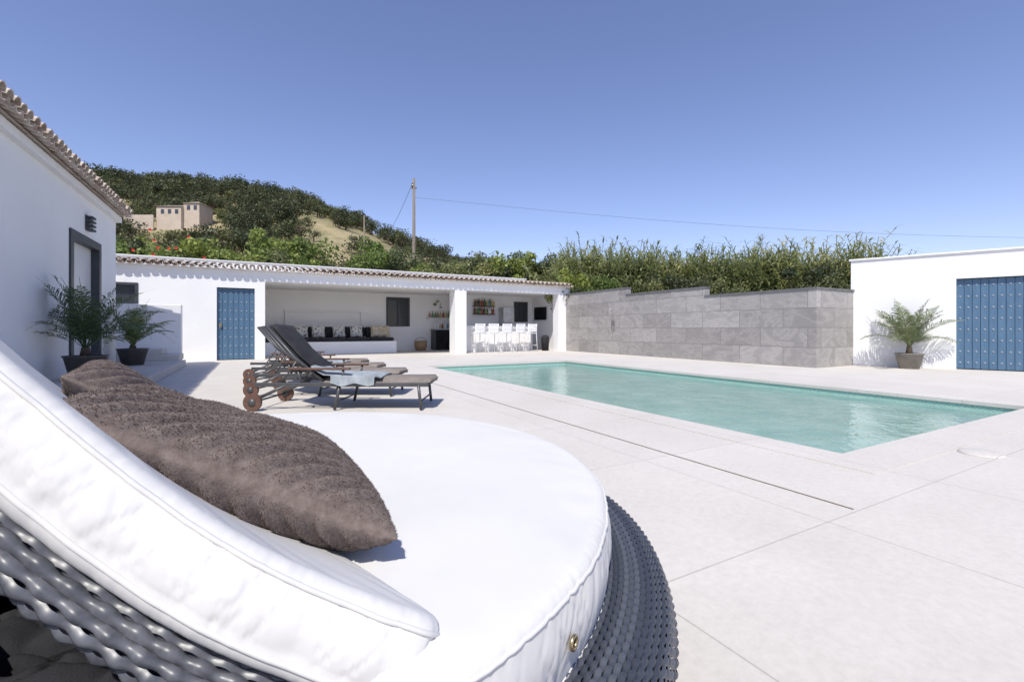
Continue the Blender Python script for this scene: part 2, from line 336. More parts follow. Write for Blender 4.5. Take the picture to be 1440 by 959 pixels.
for i,(x,mt) in enumerate([(1.15,'cushion_gold'),(1.6,'cushion_print'),(2.2,'cushion_print'),(2.95,'cushion_print'),(3.6,'cushion_print'),(4.4,'cushion_gold'),(4.7,'cushion_gold')]):
    mini_pillow('scatter_pillow_%d'%i,Vector((x,19.12+.03*(i%2),.84)),.24,.09,random.uniform(-.2,.2),-.3,mt,so)

bottle_prof=[(0,0),(.036,0),(.038,.02),(.038,.17),(.03,.2),(.014,.225),(.013,.29),(.016,.292),(.016,.305),(0,.305)]
bm_cols=[(.05,.16,.05),(.25,.12,.03),(.6,.6,.6),(.03,.03,.03),(.25,.05,.03),(.1,.2,.3),(.4,.33,.12),(.04,.07,.03)]
bms=[]
for i,c in enumerate(bm_cols): bms.append(nmat('bottle_glass_%d'%i,c,tuple(k*1.2 for k in c),3,.12,10,0,spec=.7))
def bottles(x0,x1,y,z,par,n):
    for i in range(n):
        s=random.uniform(.8,1.15); x=x0+(x1-x0)*(i+.5)/n+random.uniform(-.01,.01)
        revolve('bottle',[(r*1.1,h*s) for r,h in bottle_prof],(x,y+random.uniform(-.03,.03),z),random.choice(bms),par,10)
kc=empty('kitchen_cabinet',(7.4,19.7,0))
box('carcass',7.0,7.88,19.4,19.98,0,.9,'darkframe',kc,.005); box('worktop',6.98,7.89,19.37,19.98,.902,.94,'steel',kc)
for i in range(2): box('door_%d'%i,7.02+.43*i,7.43+.43*i,19.38,19.398,.05,.87,'blackgl',kc,.003)
bottles(7.05,7.85,19.7,.941,kc,7); box('wall_shelf',6.8,7.88,19.78,19.98,1.4,1.43,'whitep',kc); bottles(6.85,7.85,19.88,1.431,kc,8)
bk=empty('wicker_basket',(6.3,19.3,0)); revolve('body',[(0,.01),(.2,.01),(.26,.2),(.27,.42),(.25,.42),(.24,.2),(.18,.03),(0,.03)],(6.3,19.3,0),'basket',bk,20)
tube('handle',[(6.3+.25*math.cos(a),19.3,.42+.14*math.sin(a)) for a in np.linspace(0,math.pi,12)],.012,'basket',bk)
bs=empty('bottle_shelves',(9,18.7,0))
for z in (1.6,1.95): 
    box('shelf',8.5,9.55,18.6,18.79,z-.03,z,'wood',bs); bottles(8.52,9.52,18.69,z+.001,bs,13)
fg=empty('bar_fridge',(10.1,18.5,0)); box('body',9.8,10.35,18.3,18.78,0,1.9,'steel',fg,.01); box('door_gap',9.8,10.35,18.292,18.299,1.2,1.215,'black',fg); box('handle',9.84,9.86,18.26,18.29,.6,1.1,'frame',fg)
tv=empty('wall_television',(11.55,18,1.6)); box('screen',11.53,11.56,17.5,18.5,1.35,1.93,'blackgl',tv,.004); box('bracket',11.562,11.598,17.9,18.1,1.5,1.75,'frame',tv)
bn=empty('waste_bin',(11,16.9,0)); revolve('body',[(0,0),(.15,0),(.17,.55),(.175,.58),(.1,.66),(0,.68)],(11.0,16.75,0),'black',bn,20)
bc=empty('bar_counter',(8.8,17.2,0)); box('front_panel',7.3,10.45,17.05,17.2,0,1.0,'white',bc); box('counter_top',7.2,10.55,16.95,17.6,1.002,1.06,'whitep',bc,.006); box('end_panel',10.2,10.45,17.2,17.6,0,1.0,'white',bc)
def stool(x,y,yaw):
    e=empty('bar_stool',(x,y,0)); R=Matrix.Translation((x,y,0))@Matrix.Rotation(yaw,4,'Z')
    T=lambda *p:R@Vector(p)
    for sx in (-1,1):
        tube('back_leg',[T(sx*.22,-.24,0),T(sx*.2,-.19,.75),T(sx*.2,-.23,1.14)],.016,'whitep',e,6)
        tube('front_leg',[T(sx*.22,.22,0),T(sx*.2,.18,.75)],.016,'whitep',e,6)
        tube('side_rail',[T(sx*.215,-.225,.25),T(sx*.215,.205,.25)],.011,'whitep',e,6)
        tube('arm',[T(sx*.21,-.2,.96),T(sx*.22,.12,.95),T(sx*.205,.18,.75)],.014,'whitep',e,6)
    tube('foot_rail',[T(-.21,.21,.3),T(.21,.21,.3)],.012,'whitep',e,6)
    box('seat',-.22,.22,-.2,.2,.74,.775,'whitep',e,.008,xf=lambda *p:tuple(T(*p)))
    for k in range(5): box('back_slat_%d'%k,-.2,.2,-.235+.004*(k==0),-.222,.82+k*.066,.872+k*.066,'whitep',e,xf=lambda *p:tuple(T(*p)))
for i in range(5): stool(7.75+i*.6,16.62+random.uniform(-.03,.03),random.uniform(-.08,.08))

# ------------------------------------------------------------------ grey wall, shower
gw=empty('slate_clad_wall',(11.8,10,0)); X0=11.7
for nm,ya,yb,h in (('tall_section',12.56,16.19,2.38),('middle_section',9.25,12.56,2.14),('low_section',6.1,9.25,1.88)):
    box(nm,X0,X0+.25,ya,yb,0,h,'slate',gw); box(nm+'_cap',X0-.025,X0+.275,ya-(.02 if nm!='low_section' else .025),yb-.02,h+.001,h+.045,'cap',gw)
box('return_section',X0+.25,13.6,6.1,6.35,0,1.88,'slate',gw); box('return_cap',X0+.276,13.6,6.075,6.375,1.881,1.925,'cap',gw)
sh=empty('garden_shower',(11.65,13.2,1.3))
tube('hose_coil',[(11.66,13.2+.07*math.cos(a)*(1+.1*a/9),1.05+.19*math.sin(a)) for a in np.linspace(0,12,50)],.007,'frame',sh,6)
tube('riser',[(11.67,13.2,1.15),(11.67,13.2,1.6),(11.6,13.2,1.66),(11.5,13.2,1.64)],.011,'steel',sh); box('tap_plate',11.67,11.698,13.14,13.26,1.1,1.25,'steel',sh)

# ------------------------------------------------------------------ outbuilding (right)
rb=empty('white_outbuilding',(14,4,0)); ang=math.radians(22); DX,DY=math.sin(ang),-math.cos(ang)
def RB(t,dn,z): return (13.4+DX*t+(-DY)*dn, 6.1+DY*t+DX*dn, z)
P=[rbox(-.05,1.907,0,.3,0,2.66),rbox(1.907,3.12,0,.3,2.08,2.66),rbox(3.12,9,0,.3,0,2.66),rbox(-.05,.25,.3,5,0,2.66),rbox(8.7,9,.3,5,0,2.66),rbox(.25,8.7,4.7,5,0,2.66),rbox(.25,8.7,.3,4.7,2.4,2.6)]
V,F=join_raw(P); mesh('walls',[RB(*p) for p in V],F,'white',rb)
box('parapet_cap',-.09,9.04,-.04,.34,2.662,2.70,'white',rb,xf=RB)
studded_door('blue_door',1.2,2.06,lambda x,y,z:RB(1.912+x,.12+y,z),rb,planks=9)
box('door_latch',3.0,3.05,.05,.085,.95,1.08,'brass',rb,xf=RB)

# ------------------------------------------------------------------ villa (left)
vl=empty('white_villa',(-5,6,0)); WX=-2.65
wally('pool_side_wall',WX-.3,WX,-8,13.3,0,3.42,[(10.28,12.05,.16,2.6),(2.5,4.0,1.2,2.4)],'white',vl)
box('end_wall',-9,WX-.3,13.0,13.3,0,3.42,'white',vl); box('interior_floor',-9,WX-.3,-8,13,0.0,.15,'white',vl); box('inner_wall',-6.2,-6,-8,13,.15,3.3,'white',vl)
box('ceiling',-9,WX-.3,-8,13,3.3,3.42,'white',vl)
box('cornice',WX,WX+.09,-8,13.3,3.3,3.42,'white',vl); box('cornice_end',-9,WX+.09,13.301,13.39,3.3,3.42,'white',vl)
sl=Vector((-1,0,.30)).normalized()
mesh('roof_deck',[(-2.5,-8,3.43),(-2.5,13.4,3.43),(-9,13.4,5.38),(-9,-8,5.38)],[(0,1,2,3)],'terracotta',vl)
tiles('roof_tiles',(-2.38,-7.8,3.41),(0,1,0),106,sl,2.0,vl,r=.088)
mesh('gable_end',[(-2.65,13.28,3.42),(-9,13.28,3.42),(-9,13.28,5.36)],[(0,1,2)],'white',vl)
P=[rbox(WX-.1,WX+.03,10.28,10.42,.16,2.6),rbox(WX-.1,WX+.03,11.91,12.05,.16,2.6),rbox(WX-.1,WX+.03,10.42,11.91,2.46,2.6)]
V,F=join_raw(P); mesh('door_frame',V,F,'darkframe',vl); box('door_glazing',WX-.12,WX-.10,10.42,11.91,.16,2.46,'pane_light',vl)
wl=empty('wall_lamp',(WX+.05,11.23,2.85))
P=[rbox(WX+.001,WX+.02,11.13,11.33,2.72,3.0)]+[rbox(WX+.021,WX+.11,11.12,11.34,2.72+.075*k,2.755+.075*k) for k in range(4)]
V,F=join_raw(P); mesh('louvres',V,F,'darkframe',wl)
pf=empty('villa_step_platform',(-2,12,0)); box('slab',-2.65,-1.45,-4,14.1,0.001,.16,'paving',pf,.01); box('slab_rear',-6,-2.65,13.31,14.1,0.001,.16,'paving',pf)
st=empty('garden_steps',(-2.2,14.2,0)); box('step_a',-2.9,-1.55,13.75,14.6,.161,.30,'paving',st,.01); box('step_b',-3.4,-1.9,13.95,14.6,.301,.44,'paving',st,.01)
lw=empty('low_white_wall',(-2.6,14.7,0)); box('wall',-6,-1.6,14.6,14.85,0,1.55,'white',lw,.015)

# ------------------------------------------------------------------ potted palms
def palm(name,x,y,z,pot_r,pot_h,potmat,leafm,nf,L,trunk,spread,droop,leaflen):
    e=empty(name,(x,y,z))
    revolve('pot',[(0,0),(pot_r*.68,0),(pot_r*.98,pot_h*.93),(pot_r*1.04,pot_h*.94),(pot_r*1.04,pot_h),(pot_r*.92,pot_h),(pot_r*.9,pot_h*.9),(0,pot_h*.9)],(x,y,z),potmat,e,32)
    revolve('soil',[(0,pot_h*.92),(pot_r*.9,pot_h*.91)],(x,y,z),'soil',e,20)
    V=[];F=[]
    base=Vector((x,y,z+pot_h*.9+trunk))
    tube('trunk',[(x,y,z+pot_h*.85),(x,y,z+pot_h*.9+trunk)],.06,'bark',e,8,radii=[.08,.05])
    for f in range(nf):
        az=f*2.399+random.uniform(-.3,.3); el=random.uniform(.12,1.0)*1.45*spread
        Lf=L*random.uniform(.8,1.1); pts=[];p=base+Vector((math.cos(az),math.sin(az),0))*.03; ang=math.pi/2-(el*.75)
        n=14;
        for s in range(n+1):
            pts.append(p.copy()); a=ang-(s/n)**1.5*droop*(0.4+el); p=p+Vector((math.cos(az)*math.cos(a),math.sin(az)*math.cos(a),math.sin(a)))*Lf/n
        for s in range(n):
            b=len(V); w=.009*(1-s/n)+.002; sd=Vector((-math.sin(az),math.cos(az),0))*w
            V+=[pts[s]-sd,pts[s]+sd,pts[s+1]+sd*.9,pts[s+1]-sd*.9]; F.append((b,b+1,b+2,b+3))
        m=36
        for s in range(4,m):
            t=s/m*n; i=int(t); fr=t-i; 
            if i>=n: continue
            q=pts[i].lerp(pts[i+1],fr); tg=(pts[i+1]-pts[i]).normalized(); sd=Vector((-math.sin(az),math.cos(az),0)); upv=tg.cross(sd)*-1
            if upv.z<0: upv=-upv
            ll=leaflen*(math.sin(min(1,s/m*1.05+.12)*math.pi)**.6)*random.uniform(.85,1.1)
            for sg in (-1,1):
                dr_=(sd*sg*.8+tg*.75+upv*.25+Vector((random.gauss(0,.1),random.gauss(0,.1),random.gauss(0,.08)))).normalized()
                mid=q+dr_*ll*.5; tip=q+dr_*ll+Vector((0,0,-ll*.22)); wv=tg*.011
                b=len(V); V+=[q-wv*.4,q+wv*.4,mid+wv,mid-wv,tip]; F+=[(b,b+1,b+2,b+3),(b+3,b+2,b+4)]
    mesh('fronds',V,F,leafm,e)
palm('potted_palm',-2.22,9.35,.161,.26,.36,'potdark','palm',24,1.35,.16,.95,1.0,.27)
palm('potted_palm',-2.22,12.55,.161,.27,.35,'potdark','palm',20,1.15,.1,.95,1.15,.25)
palm('potted_palm',13.42,4.95,0,.27,.36,'pottaupe','palm_pale',30,1.3,.2,.95,1.0,.30)

# ------------------------------------------------------------------ sun loungers
def lounger(cx,cy,towel,extra=0):
    ex,ey,_=W(cx,cy); e=empty('sun_lounger',(ex,ey,0))
    def T(l,w,z): return W(cx-l, cy+w+l*extra, z)
    tb=lambda nm,p,r,m,s=8:tube(nm,[T(*q) for q in p],r,m,e,s)
    for w in (0,.66):
        box('side_rail',0.02,1.98,w-.014,w+.014,.27,.315,'frame',e,.004,xf=T)
        tb('front_leg',[(.10,w,0.01),(.13,w,.29)],.018,'frame'); tb('mid_leg',[(1.08,w,0.01),(1.02,w,.29)],.018,'frame')
        tb('rear_leg',[(1.62,w,.29),(1.98,w,.12)],.018,'frame'); tb('arm_post',[(1.0,w,.3),(.98,w,.46)],.014,'frame'); tb('arm_post_rear',[(1.45,w,.3),(1.50,w,.46)],.014,'frame')
        box('armrest',.9,1.6,w-.03,w+.03,.46,.485,'wood',e,.008,xf=T)
        tb('back_rail',[(1.22,w+(.03 if w==0 else -.03),.33),(1.55,w+(.03 if w==0 else -.03),.6),(1.86,w+(.03 if w==0 else -.03),.95)],.016,'frame')
        tb('back_strut',[(1.52,w+(.03 if w==0 else -.03),.56),(1.7,w+(.03 if w==0 else -.03),.3)],.01,'frame')
        V=[];F=[];S=28
        for side in (-.02,.02):
            for r in (.04,.10):
                for k in range(S):
                    a=2*math.pi*k/S; V.append(T(1.98+r*math.cos(a),w-.05+side+(.1 if w else 0),.101+r*math.sin(a)))
        for k in range(S):
            k2=(k+1)%S
            F+=[(k,k2,S+k2,S+k),(2*S+k,3*S+k,3*S+k2,2*S+k2),(S+k,S+k2,3*S+k2,3*S+k),(k,2*S+k,2*S+k2,k2)]
        mesh('wheel',V,F,'wood',e)
        tb('hub',[(1.98,w-.08+(.1 if w else 0),.101),(1.98,w-.02+(.1 if w else 0),.101)],.042,'frame',12)
    tb('axle',[(1.98,-.05,.101),(1.98,.71,.101)],.012,'frame'); tb('foot_bar',[(.03,0,.29),(.03,.66,.29)],.014,'frame'); tb('leg_bar',[(.11,0,.1),(.11,.66,.1)],.01,'frame'); tb('mid_bar',[(1.06,0,.1),(1.06,.66,.1)],.01,'frame')
    tb('head_bar',[(1.86,.03,.95),(1.86,.63,.95)],.016,'frame')
    box('sling_seat',.03,1.25,.02,.64,.302,.312,'frame',e,xf=T)
    def pad(nm,pts,t,mat,w0,w1):
        V=[];F=[];n=len(pts);K=8
        for i,(l,z) in enumerate(pts):
            for (o,s) in ((0,0),(t,0)):
                for k in range(K+1):
                    w=w0+(w1-w0)*k/K; ed=1-abs(2*k/K-1)**6; tap=1 if 0<i<n-1 else .35
                    V.append(T(l,w,z+(o*ed*tap if o else 0)+.006*math.sin(l*21+w*9)*(1 if o else 0)))
        q=2*(K+1)
        for i in range(n-1):
            for k in range(K):
                a=i*q+k; F.append((a,a+1,a+q+1,a+q)); a+=K+1; F.append((a,a+q,a+q+1,a+1))
            F.append((i*q,i*q+q,i*q+q+K+1,i*q+K+1)); F.append((i*q+K,i*q+2*K+1,i*q+q+2*K+1,i*q+q+K))
        F.append(tuple(range(K+1))+tuple(range(2*K+1,K,-1))); b=(n-1)*q; F.append(tuple(b+i for i in range(K+1))+tuple(b+i for i in range(2*K+1,K,-1)))
        return mesh(nm,V,F,mat,e,True)
    pad('seat_pad',[(0.0,.313),(.03,.315),(.3,.315),(.6,.313),(.63,.312),(.66,.313),(.9,.315),(1.2,.315),(1.25,.32)],.055,'taupe',.01,.65)
    pad('back_sling',[(1.24,.34),(1.4,.47),(1.55,.60),(1.7,.77),(1.85,.945)],.02,'black',.05,.61)
    pad('back_pad',[(1.2,.36),(1.3,.44),(1.42,.53),(1.55,.645),(1.66,.77),(1.78,.90),(1.83,.96)],.05,'black',.08,.58)
    if towel:
        pad('towel',[(.55,.372),(.6,.378),(.8,.375),(1.0,.385),(1.2,.40),(1.28,.44),(1.35,.5)],.035,'towel',-.01,.5)
        V=[];F=[]
        for i in range(13):
            l=.62+.5*i/12
            for j in range(5): V.append(T(l,-.02-.012*math.sin(i*1.3+j*.6)-.004*j,.40-j*.026*(1+.16*math.sin(i*.9))))
        for i in range(12):
            for j in range(4): a=i*5+j; F.append((a,a+1,a+6,a+5))
        mesh('towel_drape',V,F,'towel',e,True)
for i in range(4): lounger(-.93-.62*i,5.26+1.07*i,i in (0,2),0.0)

# ------------------------------------------------------------------ round daybed
C=(-.82,1.32); hx,hy=-.746,.666; nx,ny=-.666,-.746; th=math.radians(43.2); ct_,st_=math.cos(th),math.sin(th); TOP=.50
ex,ey,_=W(*C); db=empty('round_daybed',(ex,ey,0))
def sagf(b): return .055*np.sin(np.clip(b/.66,0,1)*np.pi)**1.3
def FLAT(a,b,c): return Vector(W(C[0]+a*hx+b*nx, C[1]+a*hy+b*ny, TOP+c))
def HEAD(a,b,c):
    hb=b*ct_-c*st_; return Vector(W(C[0]+a*hx+hb*nx, C[1]+a*hy+hb*ny, TOP+b*st_+c*ct_-float(sagf(b))))
def resample(pts,n):
    P=np.array(pts+[pts[0]]); d=np.r_[0,np.cumsum(np.linalg.norm(np.diff(P,axis=0),axis=1))]
    t=np.linspace(0,d[-1],n,endpoint=False); return np.c_[np.interp(t,d,P[:,0]),np.interp(t,d,P[:,1])],t
def cushion(name,outline,thick,er,xf,mat,parent,n=420,puff=.02,wamp=.005,wf=22,seed=0,piping=True):
    P,t=resample(outline,n); tg=np.roll(P,-1,0)-np.roll(P,1,0); tg/=np.linalg.norm(tg,axis=1)[:,None]; inn=np.c_[-tg[:,1],tg[:,0]]
    cen=P.mean(0)
    if np.mean(np.sum(inn*(cen-P),1))<0: inn=-inn
    for _ in range(8): inn=(np.roll(inn,1,0)+inn+np.roll(inn,-1,0)); inn/=np.linalg.norm(inn,axis=1)[:,None]
    prof=[]
    for k in range(6):
        a=math.pi/2*k/5; prof.append((er*(1-math.sin(a)),-thick+er*(1-math.cos(a)),.4))
    for k in range(1,14): 
        f=k/14; prof.append((-.008*math.sin(f*math.pi),-thick+er+(thick-2*er)*f,1))
    for k in range(6):
        a=math.pi/2*k/5; prof.append((er*(1-math.cos(a)),-er+er*math.sin(a),.7))
    V=[];F=[]
    V.append(xf(cen[0],cen[1],-thick))
    rings=[]
    for (d,z,w) in prof:
        r=[]
        for i in range(n):
            s=t[i]; wr=noise.noise(Vector((s*wf,z*7,seed)))*wamp*.7*w+noise.noise(Vector((s*wf*.35,z*5,seed+5)))*wamp*w
            cr=0
            for (fx,fz,th_,am) in ((1.3,10,.08,2.4),(2.1,-15,.12,1.8)):
                v_=noise.noise(Vector((s*wf*fx+z*fz,z*4,seed+20+fx))); cr+=max(0,.07-abs(v_))*14*wamp*am*.32*w
            q=P[i]+inn[i]*(d+wr+cr); r.append(len(V)); V.append(xf(q[0],q[1],z+wr*.35))
        rings.append(r)
    for f in (.02,.04,.07,.1,.14,.19,.25,.32,.4,.5,.6,.7,.8,.9):
        r=[]
        for i in range(n):
            q0=P[i]+inn[i]*er; q=q0*(1-f)+cen*f; fall=max(0,1-f*5.5)
            wr=noise.noise(Vector((t[i]*wf*.8,f*6,seed)))*wamp*.7*fall+noise.noise(Vector((q[0]*3.2,q[1]*3.2,seed+9)))*.007
            r.append(len(V)); V.append(xf(q[0],q[1],puff*(1-(1-f)**5)+wr))
        rings.append(r)
    top=len(V); V.append(xf(cen[0],cen[1],puff))
    for i in range(n):
        j=(i+1)%n; F.append((0,rings[0][j],rings[0][i])); F.append((top,rings[-1][i],rings[-1][j]))
        for a,b in zip(rings[:-1],rings[1:]): F.append((a[i],a[j],b[j],b[i]))
    o=mesh(name,V,F,mat,parent,True)
    if piping:
        for zi in (4,20):
            pts=[]
            for i in range(0,n,2): pts.append(Vector(V[rings[zi][i]]))
            tube(name+'_piping',pts,.004,mat,parent,6,True)
    return o
def rounded(pts,r,k=8):
    out=[];n=len(pts)
    for i in range(n):
        p=Vector(pts[i]);a=Vector(pts[i-1]);b=Vector(pts[(i+1)%n]); d1=(a-p);d2=(b-p); l=min(r,d1.length*.45,d2.length*.45)
        if d1.normalized().dot(d2.normalized())<-.97: out.append(tuple(p)); continue
        s=p+d1.normalized()*l; e=p+d2.normalized()*l
        for j in range(k+1): t=j/k; q=s*(1-t)**2+p*2*t*(1-t)+e*t*t; out.append(tuple(q))
    return out
R=1.07
flat=[(R*math.cos(a),R*math.sin(a)) for a in np.linspace(math.pi*1.0,math.pi*2.0,120)]
flat+=[(R*.995,.05),(R*.96,.11),(R*.88,.16),(R*.75,.185),(.4,.2),(0,.2),(-.4,.2),(-R*.75,.185),(-R*.88,.16),(-R*.96,.11),(-R*.995,.05)]
cushion('mattress',flat,.17,.03,FLAT,'canvas',db,900,.016,.005,13,1)
hp=[(-1.04,0.0),(-.86,.3),(-.62,.62),(-.42,.95),(-.2,1.06),(.2,1.06),(.42,.95),(.66,.62),(.86,.3),(1.04,0.0)]
hp=rounded(hp,.12)
hpd=[tuple(q) for q in resample(hp,300)[0]]
cushion('headrest_cushion',hpd,.115,.026,HEAD,'canvas',db,1000,.004,.0048,24,3)
def weave(name,fn,L,rows,stakes,amp,mat,parent,width=.94,thick=.35,sub=4,cross=4,rowh=.011):
    M_=stakes*sub; s=np.arange(M_+1)/M_; V=[];F=[];off=0
    for j in range(rows):
        ph=(j%2)*math.pi
        wob=np.cos(s*stakes*math.pi+ph)*amp
        for c in range(cross):
            cc=c/(cross-1); t=(j+.5+(cc-.5)*width)/rows; h=math.sin(cc*math.pi)**.6 if 0<cc<1 else 0
            p,nn=fn(s,np.full_like(s,t)); V.append(p+nn*(wob+(h*rowh*thick))[:,None])
        n=M_+1
        i=np.arange(M_)
        for c in range(cross-1):
            a=off+c*n+i; F.append(np.c_[a,a+1,a+n+1,a+n])
        off+=cross*n
    V=np.concatenate(V);F=np.concatenate(F)
    me=bpy.data.meshes.new(name); me.vertices.add(len(V)); me.vertices.foreach_set('co',V.astype(np.float32).ravel())
    me.loops.add(len(F)*4); me.loops.foreach_set('vertex_index',F.astype(np.int32).ravel()); me.polygons.add(len(F)); me.polygons.foreach_set('loop_start',np.arange(len(F),dtype=np.int32)*4); me.polygons.foreach_set('loop_total',np.full(len(F),4,dtype=np.int32))
    me.update(calc_edges=True); me.polygons.foreach_set('use_smooth',np.ones(len(F),dtype=bool)); me.materials.append(M[mat]); return link(bpy.data.objects.new(name,me),parent)
bp_=np.array([(.98,.325),(1.05,.35),(1.11,.358),(1.165,.352),(1.2,.33),(1.215,.29),(1.205,.24),(1.18,.17),(1.15,.1),(1.13,.03)])
dd=np.r_[0,np.cumsum(np.linalg.norm(np.diff(bp_,axis=0),axis=1))]; tt=dd/dd[-1]
cw=np.array(W(*C))
def basket(s,t):
    r=np.interp(t,tt,bp_[:,0]); z=np.interp(t,tt,bp_[:,1]); dr=np.interp(np.clip(t+.03,0,1),tt,bp_[:,0])-np.interp(np.clip(t-.03,0,1),tt,bp_[:,0]); dz=np.interp(np.clip(t+.03,0,1),tt,bp_[:,1])-np.interp(np.clip(t-.03,0,1),tt,bp_[:,1])
    l=np.hypot(dr,dz); nr,nz_=-dz/l,dr/l; a=s*2*np.pi
    p=np.c_[cw[0]+r*np.cos(a),cw[1]+r*np.sin(a),z]; n=np.c_[nr*np.cos(a),nr*np.sin(a),nz_]; return p,n
weave('woven_base',basket,1,46,480,.0024,'wicker',db,1.0,.25,4,4,.011)
revolve('base_core',[(.95,.30),(1.05,.338),(1.11,.348),(1.16,.341),(1.187,.322),(1.203,.29),(1.193,.24),(1.168,.17),(1.138,.1),(1.115,.02)],tuple(cw),'blackcush',db,96)
revolve('deck',[(0,.22),(.97,.22)],tuple(cw),'blackcush',db,64)
P_=np.array(hpd+[hpd[0]]); dH=np.r_[0,np.cumsum(np.linalg.norm(np.diff(P_,axis=0),axis=1))]; tH=dH/dH[-1]
cenH=P_.mean(0)
def shell(s,t):
    a=np.interp(s,tH,P_[:,0]); b=np.interp(s,tH,P_[:,1]); a2=np.interp(np.clip(s+.01,0,1),tH,P_[:,0])-np.interp(np.clip(s-.01,0,1),tH,P_[:,0]); b2=np.interp(np.clip(s+.01,0,1),tH,P_[:,1])-np.interp(np.clip(s-.01,0,1),tH,P_[:,1])
    l=np.hypot(a2,b2)+1e-9; oa,ob=-b2/l,a2/l
    sg=np.sign(oa*(a-cenH[0])+ob*(b-cenH[1])); oa=oa*sg; ob=ob*sg
    ph=t*math.pi*1.45-.35; rr=.026
    ca=np.sin(ph)*rr; cz=np.cos(ph)*rr
    A=a+oa*(ca-.055); B=b+ob*(ca-.055); Cc=-.147+cz
    nA,nB,nC=oa*np.sin(ph),ob*np.sin(ph),np.cos(ph)
    def tr(A,B,Cc,sag=0):
        hb=B*ct_-Cc*st_; X=A*hx+hb*nx; Y=A*hy+hb*ny; return CA*X+SA*Y,-SA*X+CA*Y,B*st_+Cc*ct_-sag
    x,y,z=tr(A,B,Cc,sagf(b)); u,v,w=tr(nA,nB,nC)
    return np.c_[cw[0]+x,cw[1]+y,TOP+z],np.c_[u,v,w]
weave('headrest_woven_rim',shell,1,8,230,.0030,'wicker2',db,1.0,.5,5,5,.012)
hs_=[hpd[i] for i in range(0,300,4)]
Pn=[HEAD(a*.93,.04+b*.9,-.122) for a,b in hs_]+[HEAD(a*.93,.04+b*.9,-.165) for a,b in hs_]; n=len(hs_); cA=HEAD(0,.45,-.122); cB=HEAD(0,.45,-.165)
mesh('headrest_back_panel',Pn+[cA,cB],[(i,(i+1)%n,2*n) for i in range(n)]+[(n+(i+1)%n,n+i,2*n+1) for i in range(n)]+[(i,n+i,n+(i+1)%n,(i+1)%n) for i in range(n)],'wicker',db)
for a in (-.45,.45): tube('support_rod',[HEAD(a,.75,-.17),FLAT(a,.85,-.16)],.012,'frame',db)
def grom(phi,z):
    a=R*math.cos(phi)*1.010;b=R*math.sin(phi)*1.010; c=FLAT(a,b,z); o=(FLAT(a*1.2,b*1.2,z)-FLAT(a,b,z)).normalized(); t=o.cross(Vector((0,0,1)))
    tube('brass_eyelet',[c+t*.010*math.cos(q)+Vector((0,0,1))*.010*math.sin(q)+o*.002 for q in np.linspace(0,2*math.pi,16,endpoint=False)],.0035,'brass',db,6,True)
    revolve('eyelet_hole',[(0,0),(.009,0)],(0,0,0),'black',db,12,xf=lambda x,y,z:tuple(c+t*x+Vector((0,0,1))*y+o*.001))
for f in (1.055,1.3,1.6,1.88): grom(math.pi*f,-.085)
for i,(X,Y,z,s,yw,tl) in enumerate([(-.86,.84,.34,.21,.3,1.2),(-1.06,.74,.42,.20,1.1,1.0),(-1.15,1.05,.34,.22,.2,1.3),(-.56,.68,.29,.17,.9,1.35),(-.74,.58,.36,.18,.5,1.1),(-.45,.85,.28,.2,.2,1.4),(-.9,.56,.44,.18,1.9,.8)]):
    mini_pillow('dark_cushion_%d'%i,Vector(W(X,Y,z)),s,.075,yw,tl,'blackcush',db,60,i+3)

